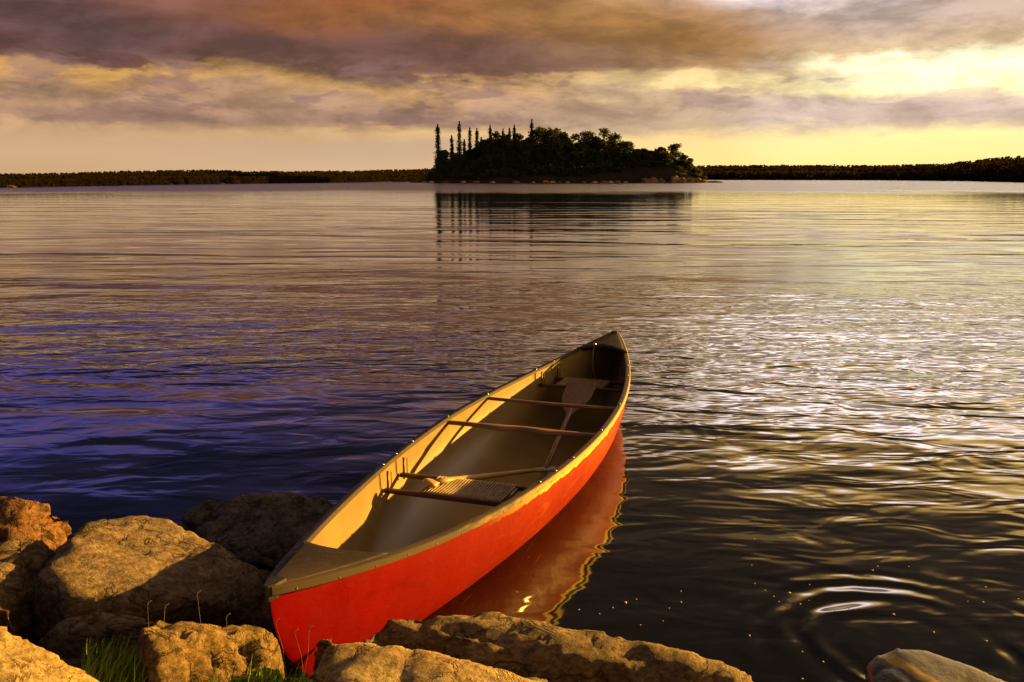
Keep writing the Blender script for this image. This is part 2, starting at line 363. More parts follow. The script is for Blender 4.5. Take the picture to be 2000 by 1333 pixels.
M_stalk = worn('dry_stalk', (.26, .17, .08, 1), (.2, .12, .06, 1), .8)
M_speck = worn('seed_fluff', (.8, .75, .6, 1), (.7, .6, .45, 1), .8)

# ------------------------------------------------------------------ water, shore bed
def grid_sheet(name, xs, ys, zf, mt):
    V = [(x, y, zf(x, y)) for y in ys for x in xs]; n = len(xs)
    Fc = [(j * n + i, j * n + i + 1, (j + 1) * n + i + 1, (j + 1) * n + i) for j in range(len(ys) - 1) for i in range(n - 1)]
    return mesh_obj(name, V, Fc, mt)
def shore_z(x, y):
    e = 2.35 + .20 * max(0, -x - .2) + (.05 if -.95 < x < -.3 else 0) - .15 * max(0, x)      # where the bank meets the water
    e = min(e, 3.3)
    z = .22 - .55 * (y - e) if y > e - .3 else .385 + .12 * min(4, (e - .3 - y))
    z += .05 * noise.noise(Vector((x * 2, y * 2, 1))) + .02 * noise.noise(Vector((x * 9, y * 9, 3)))
    return max(z, -1.5)
xs = list(np.arange(-6, 6.01, .08)); ys = list(np.arange(-6, 1, .3)) + list(np.arange(1, 6.5, .06))
sh = grid_sheet('shore_ground', xs, ys, shore_z, M_soil); tag(sh, kind='structure')

# ------------------------------------------------------------------ boulders
def boulder(name, pts, mt, label, voxel=.024, smooth=3, amp=.05, seed=0, cat='boulder', fine=.010, group=None, grooves=None, streak=None):
    """pts: world points; their convex hull is remeshed, softened and weathered."""
    bm = bmesh.new()
    for p in pts: bm.verts.new(p)
    r_ = bmesh.ops.convex_hull(bm, input=bm.verts)
    bmesh.ops.delete(bm, geom=[g for g in r_['geom_interior'] if isinstance(g, bmesh.types.BMVert)], context='VERTS')
    me = bpy.data.meshes.new(name); bm.to_mesh(me); bm.free()
    o = bpy.data.objects.new(name, me); COL.objects.link(o)
    md = o.modifiers.new('r', 'REMESH'); md.mode = 'VOXEL'; md.voxel_size = voxel
    ms = o.modifiers.new('s', 'SMOOTH'); ms.iterations = max(2, smooth // 2 + 1); ms.factor = .5
    dg = bpy.context.evaluated_depsgraph_get(); me2 = bpy.data.meshes.new_from_object(o.evaluated_get(dg))
    o.modifiers.clear(); o.data = me2; bpy.data.meshes.remove(me)
    me2.name = name
    me2.calc_normals_split() if hasattr(me2, 'calc_normals_split') else None
    sd_ = Vector((seed * 7.3, seed * 3.1, seed * 5.7))
    nrm = [v.normal.copy() for v in me2.vertices]
    for v, n_ in zip(me2.vertices, nrm):
        p = v.co
        d = amp * (noise.fractal(p * 1.7 + sd_, 1.0, 2.0, 4))
        d += fine * .9 * noise.fractal(p * 12 + sd_, .7, 2.1, 6)
        # broken facets and thin cracks
        cell = noise.voronoi(p * 3.2 + sd_ + Vector((noise.noise(p * 5), noise.noise(p * 5 + sd_), 0)) * .35)[0]
        d += fine * 2.2 * (min(.5, cell[1] - cell[0]) - .25) if cell[1] - cell[0] > .06 else -fine * 1.6
        lay = noise.noise(Vector((p.x * .8, p.y * .8, p.z * 11)) + sd_)
        d += fine * .7 * (1 if lay > .12 else -.3)
        d -= fine * 1.3 * max(0, noise.turbulence(p * 4.5 + sd_, 4, False) - .75) * 2
        if grooves:
            for (a, bb, wd, dp) in grooves:
                a_ = Vector(a); ab = Vector(bb) - a_; t_ = max(0, min(1, (p - a_).dot(ab) / ab.length_squared))
                q = (p - a_ - ab * t_).length + .025 * noise.noise(p * 8)
                if q < wd: d -= dp * (1 - (q / wd) ** 2)
        v.co = p + n_ * d
    me2.materials.clear(); me2.materials.append(mt)
    me2.polygons.foreach_set('use_smooth', [True] * len(me2.polygons)); me2.update()
    # put the origin at the boulder's base
    c0 = Vector((sum(v.co.x for v in me2.vertices) / len(me2.vertices), sum(v.co.y for v in me2.vertices) / len(me2.vertices), min(v.co.z for v in me2.vertices)))
    me2.transform(Matrix.Translation(-c0)); o.location = c0
    tag(o, label, cat, group or 'boulders along the near bank')
    return o
P = at_z
def low(pts, z=-.25, push=0.0):
    return [(p[0], p[1] + push, z) for p in pts]

# A: reddish lichen boulder at the far left
A = [P(-120, 975, .40), P(0, 962, .42), P(60, 968, .40), P(110, 990, .32), P(142, 1025, .22), P(120, 1060, .16), P(-60, 1100, .2), P(20, 1075, .22), P(-180, 1020, .35)]
boulder('boulder', A + low(A), M_rock_red, 'rust red lichen covered boulder at the left edge, farthest back', seed=1, amp=.03, fine=.012)
# C: pitted boulder below it
C_ = [P(-100, 1060, .46), P(30, 1052, .42), P(90, 1062, .38), P(108, 1085, .36), P(95, 1140, .32), P(60, 1195, .28), P(100, 1215, .12), P(0, 1200, .34), P(0, 1240, .15), P(-120, 1150, .44)]
boulder('boulder', C_ + low(C_, -.1), M_rock, 'pitted pale boulder at the left edge, below the rust red one', seed=2, amp=.04, fine=.016)
# B: large rounded slab reaching to the bow
B = [P(100, 1080, .43), P(160, 1020, .43), P(250, 1002, .41), P(330, 1012, .38), P(385, 1042, .355), P(450, 1078, .325), P(530, 1112, .27), P(560, 1150, .2),
     P(545, 1225, .12), P(420, 1235, .14), P(300, 1230, .16), P(170, 1225, .18), P(60, 1180, .28), P(66, 1120, .41), P(120, 1160, .385), P(250, 1165, .35), P(400, 1170, .29)]
boulder('boulder', B + low(B, -.15), M_rock, 'big rounded tan boulder half lit and half in the canoe\'s shadow', seed=3, amp=.03, fine=.0065, voxel=.022,
        grooves=[(P(62, 1110, .41), P(110, 1070, .43), .02, .03), (P(110, 1075, .43), P(140, 1030, .43), .015, .02)])
# D: dark boulder behind
D = [P(345, 1000, .13), P(400, 980, .17), P(480, 972, .20), P(560, 974, .19), P(630, 974, .15), P(665, 990, .08), P(640, 1060, .10), P(560, 1110, .16), P(420, 1070, .16), P(370, 1040, .10)]
boulder('boulder', D + low(D, -.3), M_rock_dk, 'dark grey boulder at the water\'s edge left of the canoe', seed=4, amp=.035, fine=.014)
# E: low ledge with a lit front face, and its left shoulder
E1 = [P(75, 1240, .30), P(150, 1200, .33), P(230, 1184, .35), P(275, 1190, .35), P(330, 1222, .34), P(330, 1290, .22), P(160, 1290, .20), P(70, 1262, .22)]
boulder('boulder', E1 + low(E1, -.05), M_rock, 'low humped rock with a lit crest between the big tan boulder and the grass', seed=5, amp=.02, fine=.010)
Q = at_y
E2 = [Q(268, 1222, 2.22), Q(300, 1210, 2.30), Q(400, 1214, 2.42), Q(500, 1220, 2.50), Q(530, 1236, 2.46), Q(553, 1290, 2.42), Q(285, 1246, 2.10), Q(385, 1240, 2.20), Q(470, 1236, 2.32), Q(540, 1262, 2.43),
      Q(300, 1345, 2.02), Q(400, 1345, 2.14), Q(500, 1335, 2.28), Q(545, 1310, 2.36)]
boulder('boulder', E2 + low(E2, .0), M_rock_gold, 'flat topped golden rock with a furrowed face behind the grass left of the bow', seed=6, amp=.022, fine=.010, voxel=.018, smooth=10,
        grooves=[(Q(360, 1248, 2.18), Q(356, 1275, 2.16), .035, .035), (Q(415, 1250, 2.23), Q(425, 1300, 2.2), .02, .03), (Q(448, 1248, 2.27), Q(455, 1325, 2.22), .022, .035), (Q(488, 1240, 2.34), Q(492, 1300, 2.3), .028, .04)])
# F: near smooth boulder
F_ = [P(-150, 1225, .68), P(0, 1215, .63), P(50, 1232, .61), P(110, 1275, .57), P(165, 1308, .53), P(215, 1345, .48), P(190, 1420, .42), P(0, 1500, .58), P(-150, 1450, .62)]
boulder('boulder', F_ + low(F_, .1), M_rock_yel, 'smooth yellow tan boulder in the bottom left corner', seed=7, amp=.02, fine=.006, voxel=.02)
K_ = [P(-40, 1185, .38), P(5, 1176, .38), P(26, 1195, .36), P(28, 1215, .33), P(0, 1232, .3), P(-40, 1230, .3)]
boulder('stone', K_ + low(K_, .1), M_rock_red, 'small rusty stone at the left edge above the smooth yellow boulder', seed=8, amp=.01, fine=.01, voxel=.015, cat='stone')
# G: long slab in front of the canoe, and the lower slab before it
G1 = [P(722, 1216, .26), P(790, 1192, .27), P(870, 1192, .26), P(935, 1180, .25), P(1000, 1192, .24), P(1090, 1232, .22), P(1200, 1245, .19), P(1330, 1282, .13), P(1440, 1308, .08), P(1478, 1335, .02),
      P(700, 1250, .25), P(900, 1310, .22), P(1100, 1380, .14), P(1300, 1420, .05), P(1480, 1420, -.05)]
boulder('boulder', G1 + low(G1, -.35), M_rock, 'long tan slab sloping into the water right of the bow', seed=9, amp=.03, fine=.0065, voxel=.022, smooth=4,
        grooves=[(P(740, 1225, .27), P(1010, 1285, .22), .06, .095), (P(1000, 1275, .22), P(1230, 1325, .15), .06, .085), (P(860, 1205, .27), P(1030, 1248, .23), .03, .022),
                 (P(1200, 1320, .14), P(1420, 1333, .08), .05, .03)])
G2 = [P(640, 1262, .40), P(700, 1250, .41), P(760, 1250, .41), P(850, 1272, .40), P(950, 1300, .37), P(1030, 1325, .33), P(1100, 1360, .26), P(1000, 1450, .3), P(800, 1500, .38), P(660, 1450, .4), P(610, 1320, .36)]
boulder('boulder', G2 + low(G2, .0), M_rock_yel, 'low tan slab at the bottom edge before the long sloping one', seed=10, amp=.02, fine=.006, voxel=.02)
H_ = [P(604, 1268, .36), P(622, 1250, .39), P(645, 1250, .39), P(664, 1262, .37), P(650, 1300, .3), P(606, 1300, .28)]
boulder('stone', H_ + low(H_, .12), M_rock_gold, 'small golden stone wedged against the red bow', seed=11, amp=.008, fine=.01, voxel=.012, cat='stone')
I_ = [P(1690, 1300, .01), P(1715, 1277, .045), P(1745, 1266, .055), P(1800, 1266, .05), P(1850, 1288, .042), P(1920, 1312, .04), P(2010, 1345, .02), P(2000, 1420, .02), P(1850, 1430, .03), P(1700, 1340, .02)]
m, nt, b, t = mat('wet_lichen_rock', .35, .6); g = nt.n('ShaderNodeNewGeometry').outputs['Position']
s_ = nt.n('ShaderNodeSeparateXYZ', i_0=g)
q1, q2 = P(1722, 1270, .06), P(1835, 1345, .04); nx_, ny_ = -(q2[1] - q1[1]), (q2[0] - q1[0]); l_ = math.hypot(nx_, ny_); nx_ /= l_; ny_ /= l_
ln = nt.math('ADD', nt.math('SUBTRACT', nt.math('ADD', nt.math('MULTIPLY', s_.outputs[0], nx_), nt.math('MULTIPLY', s_.outputs[1], ny_)), nx_ * q1[0] + ny_ * q1[1]), nt.math('MULTIPLY', nt.math('SUBTRACT', nt.noise(g, 14, 5, .7), .5), .05))
n2 = nt.noise(g, 40, 6, .7)
c_ = nt.ramp(nt.math('DIVIDE', nt.math('ADD', ln, .1), .2, clamp=True), [(0, (.03, .022, .02, 1)), (.36, (.05, .035, .025, 1)), (.42, (.75, .50, .03, 1)), (.58, (.68, .48, .05, 1)), (.64, (.17, .16, .10, 1)), (1, (.14, .14, .10, 1))])
c_ = nt.mix(nt.sm(n2, .3, .75, .0, .5), c_, (.1, .08, .05, 1)); nt.put(b.inputs['Base Color'], c_); bump(nt, b, n2, .4, .01)
M_wetrock = m
boulder('boulder', I_ + low(I_, -.3), M_wetrock, 'wet grey rock with a yellow lichen band in the bottom right corner', seed=12, amp=.008, fine=.003, voxel=.018)
# one more boulder under the left ones so the bank reads as rock, and filler stones by the bow
J_ = [P(-80, 1130, .25), P(60, 1150, .22), P(160, 1190, .2), P(150, 1235, .15), P(20, 1240, .15), P(-100, 1220, .2)]
boulder('boulder', J_ + low(J_, -.1), M_rock_red, 'shaded rusty rock below the big tan boulder at the left', seed=13, amp=.03, fine=.03)

# ------------------------------------------------------------------ canoe
HL, HW, PP, QQ, Z0, DZ = 2.45, .4532, 1.937, .877, .3455, .137
def hw(t): return HW * max(1 - abs(t) ** PP, 0) ** QQ
def sheer(t): return Z0 + DZ * abs(t) ** 3
def keel(t): return -.055 + .05 * abs(t) ** 4 + .10 * abs(t) ** 10
def sect(t, v, off=0.0):
    n = 2.7 - 1.35 * abs(t) ** 2
    w_ = hw(t) * (1 - (1 - v) ** n) ** (1 / n)
    z = keel(t) + (sheer(t) - keel(t)) * v
    al = t * HL * (1 - .075 * abs(t) ** 8 * (1 - v) ** 2.2)
    if off: w_ = max(w_ - off, 0); z += off * (1 - v)
    return w_, al, z
canoe = empty('canoe', (.0568, 4.8055, 0)); canoe.rotation_euler = (-.0047, 0, -.3251)
tag(canoe, 'open red canoe with two paddles inside, bow resting on the rocks', 'canoe')
NTt, NV = 120, 22
ts = np.sin(np.linspace(-math.pi / 2, math.pi / 2, NTt + 1)); vs = np.linspace(0, 1, NV + 1) ** 1.6
def shell(tl, off):
    V = []; rim_ = []
    for t_ in tl:
        for k in list(range(NV, -1, -1)) + list(range(1, NV + 1)):
            pass
        row = [(-1, k) for k in range(NV, 0, -1)] + [(1, k) for k in range(0, NV + 1)]
        for s_, k in row:
            w_, al, z = sect(t_, vs[k], off); V.append((s_ * w_, al, z)); rim_.append(sheer(t_) - z)
    return V, rim_, 2 * NV + 1
V1, r1, n1_ = shell(ts, 0); tin = [x for x in ts if abs(x) <= .985]
F1 = [(i * n1_ + k, i * n1_ + k + 1, (i + 1) * n1_ + k + 1, (i + 1) * n1_ + k) for i in range(len(ts) - 1) for k in range(n1_ - 1)]
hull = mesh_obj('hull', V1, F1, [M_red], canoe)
V2, r2, _ = shell(tin, .009)
F2 = [((i + 1) * n1_ + k, (i + 1) * n1_ + k + 1, i * n1_ + k + 1, i * n1_ + k) for i in range(len(tin) - 1) for k in range(n1_ - 1)]
inner = mesh_obj('lining', V2, F2, [M_in], canoe)
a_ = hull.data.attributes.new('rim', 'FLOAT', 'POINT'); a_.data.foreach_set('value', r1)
bm = bmesh.new(); bm.from_mesh(hull.data); bmesh.ops.remove_doubles(bm, verts=bm.verts, dist=1e-5); bmesh.ops.recalc_face_normals(bm, faces=bm.faces); bm.to_mesh(hull.data); bm.free()

def plan_normal(t_):
    e = 1e-3; ta, tb = max(-1, t_ - e), min(1, t_ + e)
    dy = (tb - ta) * HL; dx = hw(tb) - hw(ta); l = math.hypot(dx, dy); return dy / l, -dx / l   # outward for the +x side
def rail(sgn):
    rings_ = []
    for t_ in np.sin(np.linspace(-math.pi / 2, math.pi / 2, 141)) * .999:
        nx, ny = plan_normal(t_); z = sheer(t_); w_ = hw(t_); al = t_ * HL
        lip = .003 * noise.noise(Vector((al * 3, sgn, 0)))
        prof = [(-.019, -.008), (-.019, .006), (-.015, .010), (.011, .010), (.016, .006), (.0165, -.016 + lip), (.013, -.0175 + lip), (.002, -.0165), (.002, -.007), (-.012, -.008)]
        ring = []
        for o_, dz_ in prof:
            x = w_ + nx * o_; y = al + ny * o_
            x = max(x, .0004); ring.append((sgn * x, y, z + dz_))
        rings_.append(ring)
    mb = MB(); mb.loft(rings_); o = mb.build('gunwale', M_rail, canoe); o.data.materials.append(M_railside)
    npf = len(prof)
    for i_, f_ in enumerate(o.data.polygons):
        if i_ < 140 * npf and i_ % npf in (3, 4): f_.material_index = 1
    auto_sharp(o, 40)
    for t_ in (-.385, -.31, -.215, 0.0, .2392, .54, .645) if sgn else ():
        nx, ny = plan_normal(t_); p = Vector((sgn * (hw(t_) - .004), t_ * HL, sheer(t_) + .011))
        bb = MB(); bb.loft([[p + Vector((math.cos(q) * r_, math.sin(q) * r_, h_)) for q in np.linspace(0, 2 * math.pi, 10, endpoint=False)] for r_, h_ in ((.0085, 0), (.008, .003), (.005, .0055), (.001, .0062))])
        bb.build('bolt', M_steel, o)
    # rivets along the outer lip
    for t_ in np.arange(-.97, .97, .062):
        rv = MB(); nx, ny = plan_normal(t_); p = Vector((sgn * (hw(t_) + nx * .0172), t_ * HL + ny * .0172, sheer(t_) - .010))
        n_ = Vector((sgn * nx, ny, 0)); u_ = Vector((-n_.y, n_.x, 0)); z_ = Vector((0, 0, 1))
        rv.loft([[p + n_ * h_ + (u_ * math.cos(q) + z_ * math.sin(q)) * r_ for q in np.linspace(0, 2 * math.pi, 8, endpoint=False)] for r_, h_ in ((.0032, -.002), (.0028, .0010), (.001, .0018))])
        rv.build('rivet', M_brass_dull, o)
rail(1); rail(-1)
# decks
def deck(e):
    mb = MB(); rows = []
    tl = list(np.linspace(.812, .9985, 16))
    for i, t_ in enumerate(tl):
        w_ = max(hw(t_) - .006, .002); row = []
        for k in range(13):
            u = k / 12 * 2 - 1
            bow_ = .055 * (1 - u * u) * (1 - i / 15) ** 1.2   # curved inner edge
            row.append((u * w_, e * (t_ * HL + (bow_ if e < 0 else bow_ * .6)), sheer(t_) + .010 + .014 * (1 - u * u) * (w_ / .17)))
        rows.append(row)
    n = 13
    V = [q for r_ in rows for q in r_]; Fc = [(i * n + k, i * n + k + 1, (i + 1) * n + k + 1, (i + 1) * n + k) for i in range(len(rows) - 1) for k in range(n - 1)]
    b0 = len(V); V += [(x, y, z - .03) for x, y, z in rows[0]]; Fc += [(k, k + 1, b0 + k + 1, b0 + k) for k in range(n - 1)]
    mb.add(V, Fc); o = mb.build('deck', M_deck, canoe)
    sol = o.modifiers.new('s', 'SOLIDIFY'); sol.thickness = .004; sol.offset = 0
    auto_sharp(o, 50)
    ep = MB(); ep.tube([(x, y - e * .007, z - .012) for x, y, z in rows[0]], .0085, 8); ep.build('deck_lip', M_black, o)
    # end cap folded over the stem
    cpv = MB(); 
    rr = []
    for z_ in (.014, .008, -.03, -.038):
        k = .019 if z_ > -.035 else .012
        rr.append([(k * sx_ * s1, e * (HL + s2), sheer(1) + z_) for sx_, s1, s2 in ((1, 1.3, -.055), (1, .9, -.01), (1, .3, .012), (-1, .3, .012), (-1, .9, -.01), (-1, 1.3, -.055))])
    cpv.loft(rr); cpv.build('end_cap', M_black, o, smooth=False)
    return o
dk1 = deck(-1); dk2 = deck(1)
hd = MB(); hd.tube([(-.19, 1.935, .425), (-.13, 1.95, .438), (-.05, 1.975, .448), (0, 1.985, .45), (.07, 1.975, .448), (.14, 1.945, .438), (.205, 1.915, .424)], [.008, .010, .014, .017, .014, .010, .008], 8)
h1 = hd.build('carry_handle', M_black, dk2)
bb = MB(); bb.loft([[Vector((-.055 + math.cos(q) * r_, 1.965 + math.sin(q) * r_, .462 + h_)) for q in np.linspace(0, 2 * math.pi, 10, endpoint=False)] for r_, h_ in ((.012, -.01), (.012, .004), (.007, .009), (.001, .010))])
bb.build('brass_bolt', M_brass, dk2)
cd = MB(); cd.tube([(-.055, 1.94, .455), (-.054, 1.90, .40), (-.052, 1.89, .32), (-.045, 1.885, .25), (-.02, 1.87, .21), (.02, 1.85, .19)], .0028, 6)
cd.build('cord', M_stalk, canoe)
# thwart and yoke
tw = MB(); t_ = .2392; wv = hw(t_) - .012; yc = t_ * HL; rr = []
for u in np.linspace(-1, 1, 25):
    ww = .017 + .006 * (1 - abs(u)) ; th = .010
    rr.append([(u * wv, yc + math.cos(q) * ww, sheer(t_) - .022 + .004 * (abs(u) ** 2) + math.sin(q) * th) for q in np.linspace(0, 2 * math.pi, 12, endpoint=False)])
tw.loft(rr); tw.build('thwart', M_wood, canoe)
yk = MB(); wv = hw(0) - .012; rr = []
for u in np.linspace(-1, 1, 65):
    x = u * wv; neck = math.exp(-((u) / .17) ** 4)         # the scoop for the neck on the near side
    wide = math.exp(-((abs(u) - .30) / .16) ** 2)
    yn = -.021 - .030 * wide + .006 * neck; yf = .021 + .012 * math.exp(-(u / .4) ** 2) + .004 * neck
    zc = sheer(0) - .024; th = .010
    rr.append([(x, yn, zc - th * .4), (x, yn, zc + th * .3), (x, yn + .008, zc + th), (x, yf - .008, zc + th), (x, yf, zc + th * .3), (x, yf, zc - th * .4), (x, yf - .008, zc - th), (x, yn + .008, zc - th)])
yk.loft(rr); auto_sharp(yk.build('yoke', M_wood, canoe), 50)
# seats hung from the gunwales
def seat(a0, a1, zt, wl, wr, nm):
    s_ = empty(nm); s_.parent = canoe
    for a in (a0, a1):
        t_ = a / HL; W_ = hw(t_) - .018
        fr = MB(); fr.box((0, a, zt - .010), 2 * (W_ - .004), .030, .020)
        o = fr.build('seat_bar', M_wood_dk, s_); bv = o.modifiers.new('b', 'BEVEL'); bv.width = .004; bv.segments = 2
        for sg in (-1, 1):
            for dx in (0.022,):
                hg = MB(); x = sg * (W_ - dx); hg.tube([(x, a, zt - .03), (x, a, sheer(t_) - .008)], .0055, 8)
                hg.tube([(x - sg * .018, a, zt), (x - sg * .018, a, sheer(t_) - .008)], .0022, 6)
                hg.build('hanger', M_wood_dk, s_)
    for x in (-wl, wr):
        fr = MB(); fr.box((x, (a0 + a1) / 2, zt - .011), .026, a1 - a0 - .03, .018); fr.build('side_rail', M_wood_dk, s_)
    wb = MB(); n = 27
    for i in range(n):
        x = -wl + .004 + (wl + wr - .008) * i / (n - 1)
        wb.tube([(x, a0 - .008, zt + .002), (x, a0 + .02, zt + .0045), ((x), (a0 + a1) / 2, zt + .001), (x, a1 - .02, zt + .0045), (x, a1 + .008, zt + .002)], .0052, 5, flat=.5)
    for i in range(14):
        y = a0 + .012 + (a1 - a0 - .024) * i / 13
        wb.tube([(-wl, y, zt + .001), (0, y, zt - .001), (wr, y, zt + .001)], .0045, 5, flat=.45)
    wb.build('cane_webbing', M_cane, s_)
    return s_
seat(-.975, -.745, .262, .185, .215, 'seat'); seat(1.335, 1.575, .272, .18, .15, 'seat')

# the water sheet, open where the hull stands in it
CMW = Matrix.Translation((.0568, 4.8055, 0)) @ Matrix.Rotation(-.3251, 4, 'Z') @ Matrix.Rotation(-.0047, 4, 'X')
def wline(sg):
    o_ = []
    for t_ in np.linspace(-.93, .93, 61):
        z0_ = .0047 * t_ * HL; v_ = (z0_ - keel(t_)) / (sheer(t_) - keel(t_))
        if v_ <= 0.01: continue
        w_, al, z = sect(t_, v_); p = CMW @ Vector((sg * max(w_ - .0045, .001), al, z)); o_.append((p.x, p.y))
    return o_
hole = wline(1) + wline(-1)[::-1]
bm = bmesh.new(); ov = [bm.verts.new((x, y, 0)) for x, y in ((-2500, -6), (2500, -6), (2500, 3000), (-2500, 3000))]
iv = [bm.verts.new((x, y, 0)) for x, y in hole]
ed = [bm.edges.new((l[i], l[(i + 1) % len(l)])) for l in (ov, iv) for i in range(len(l))]
bmesh.ops.triangle_fill(bm, use_beauty=True, use_dissolve=False, edges=ed)
for f in bm.faces:
    if f.normal.z < 0: f.normal_flip()
me = bpy.data.meshes.new('water'); bm.to_mesh(me); bm.free(); me.materials.append(M_water)
w = bpy.data.objects.new('water', me); COL.objects.link(w); tag(w, kind='structure')

# ------------------------------------------------------------------ paddles (things of their own, lying in the canoe)
CM = Matrix.Translation((.0568, 4.8055, 0)) @ Matrix.Rotation(-.3251, 4, 'Z') @ Matrix.Rotation(-.0047, 4, 'X')
def paddle(p_grip, p_tip, roll, blade_len, blade_w, m_sh, m_bl, m_gr, label, shaft_r=.0145, grip_w=.04, taper=1.0):
    g_ = CM @ Vector(p_grip); t_ = CM @ Vector(p_tip); d = (t_ - g_); L = d.length; d.normalize()
    up = Vector((0, 0, 1)); x = d.cross(up).normalized(); z = x.cross(d).normalized()
    Rm = Matrix.Rotation(roll, 3, d); x = Rm @ x; z = Rm @ z
    root = empty('paddle'); root.matrix_world = Matrix.Translation(g_) @ Matrix((x, d, z)).transposed().to_4x4()
    tag(root, label, 'paddle', 'paddles lying in the canoe')
    sb = MB(); lb = L - blade_len
    sb.tube([(0, .05, 0), (0, .12, 0), (0, lb * .5, 0), (0, lb, 0), (0, lb + .12, 0), (0, lb + .22, 0)], [shaft_r * .9, shaft_r, shaft_r * (1 + taper) / 2, shaft_r * taper, shaft_r * .7 * taper, .003], 12)
    sb.build('shaft', m_sh, root)
    gb = MB(); rr = []
    for y, w_, h_ in ((-.006, .55, .5), (0, .85, .8), (.012, 1, 1), (.03, .92, .95), (.055, .5, .75), (.075, .36, .62)):
        rr.append([(math.copysign(abs(math.cos(q)) ** .7, math.cos(q)) * grip_w * w_, y, math.sin(q) * .014 * h_) for q in np.linspace(0, 2 * math.pi, 14, endpoint=False)])
    gb.loft(rr); gb.build('grip', m_gr, root)
    bl = MB(); rr = []
    for k in range(25):
        u = k / 24; y = lb - .02 + u * (blade_len + .02)
        w_ = blade_w / 2 * (min(1, .12 + 1.35 * u) if u < .35 else (.60 + .40 * min(1, (u - .35) / .25)) ) 
        w_ = blade_w / 2 * (.10 + .90 * (1 - math.exp(-(u / .30) ** 1.6)))
        if u > .93: w_ *= math.sqrt(max(.02, 1 - ((u - .93) / .07) ** 2 * .75))
        th = .008 - .004 * u
        rr.append([(w_, y, 0), (w_ * .9, y, th * .6), (0, y, th), (-w_ * .9, y, th * .6), (-w_, y, 0), (-w_ * .9, y, -th * .6), (0, y, -th), (w_ * .9, y, -th * .6)])
    bl.loft(rr); bl.build('blade', m_bl, root)
    return root
paddle((-.26, .175, 0)[::-1] and (.17, -.26, .085), (-.005, 1.415, .292), 0.0, .66, .21, M_paddle, M_paddle, M_paddle,
       'wooden paddle with its broad blade resting on the far seat')
paddle((-.165, -.925, .292), (.185, .05, .10), 0.25, .26, .05, M_paddle_y, M_paddle_y, M_paddle_y,
       'honey coloured paddle with its sunlit handle lying across the near seat', shaft_r=.018, grip_w=.040, taper=.6)

# ------------------------------------------------------------------ island
ISL_Y = 330.0
def X_at(px, y=ISL_Y): return (px - 1000) / F_PX * y * 1.0 / 1.0 * (CP + (-(350 - 666.5) / F_PX) * SP) ** -1
def H_at(py, y=ISL_Y): return float(at_y(1000, py, y)[2])
isl_prof = [(812, .3), (835, 1.2), (860, 2.0), (900, 2.6), (1000, 3.5), (1100, 4.5), (1200, 6.5), (1250, 9.0), (1285, 10.5), (1310, 8.6), (1340, 5.0), (1362, 2.6), (1376, 1.0), (1384, -.3)]
ip = np.array(isl_prof); ipx = np.array([X_at(p) for p in ip[:, 0]])
def isl_top(x): return float(np.interp(x, ipx, ip[:, 1], left=-1, right=-1))
def isl_z(x, y):
    u = (y - (ISL_Y + 14)) / 17.0
    edge = 1 - u * u
    if edge <= 0: return -1.0
    h_ = isl_top(x)
    z = h_ * (edge ** .45) + 1.2 * noise.fractal(Vector((x * .12, y * .12, 0)), 1, 2, 5) * min(1, edge * 3)
    z += .7 * abs(noise.noise(Vector((x * .5, y * .5, 4)))) * min(1, edge * 4)
    return z - .35
xs = list(np.arange(X_at(795), X_at(1395), .7)); ys = list(np.arange(ISL_Y - 4, ISL_Y + 33, .8))
isl = grid_sheet('island_ground', xs, ys, isl_z, M_heath); tag(isl, kind='structure')
# heath over the top of the rock: material by height handled with a second sheet of low shrubs below

def leaf_mesh(name, quads, mt, parent):
    """quads: list of (centre, size, normal-ish seed) -> one mesh of leaf-clump faces"""
    V = []; Fc = []; var = []
    for (c0, s_, v_) in quads:
        a = Vector(rng.normal(size=3)).normalized(); b_ = a.cross(Vector(rng.normal(size=3))).normalized()
        k = len(V); c0 = Vector(c0)
        V += [c0 + a * s_, c0 + b_ * s_ * .8, c0 - a * s_ * .9, c0 - b_ * s_ * .7]
        Fc.append((k, k + 1, k + 2, k + 3)); var += [v_] * 4
    o = mesh_obj(name, V, Fc, mt, parent, smooth=False)
    at_ = o.data.attributes.new('var', 'FLOAT', 'POINT'); at_.data.foreach_set('value', var)
    return o
def spruce(x, y, zb, h, w_, label, group):
    t_ = empty('spruce_tree', (x, y, zb)); tag(t_, label, 'tree', group)
    tr = MB(); lean = random.uniform(-.02, .02) * h
    tr.tube([(0, 0, -.5), (lean * .5, 0, h * .5), (lean, 0, h * .985)], [h * .012, h * .008, .04], 6); tr.build('trunk', M_bark, t_)
    q = []; z = h * .10
    while z < h:
        f = z / h; r_ = w_ * ((1 - f) ** .75 + .06) * random.uniform(.55, 1.2)
        if .84 < f < .95: r_ += w_ * .16          # the slight club near a black spruce's top
        nb = 5 + int(r_ * 4); a0 = random.uniform(0, 6.28)
        for k in range(nb):
            a = a0 + 2 * math.pi * k / nb + random.uniform(-.3, .3); rr_ = r_ * random.uniform(.6, 1.15)
            for s in (.3, .62, .95):
                q.append(((lean * f + math.cos(a) * rr_ * s, math.sin(a) * rr_ * s, z - .38 * rr_ * s + random.uniform(-.08, .08)), random.uniform(.24, .44) * (1.1 - .45 * s), random.random()))
        z += .20 + h * .006
    leaf_mesh('crown', q, M_spruce, t_); return t_
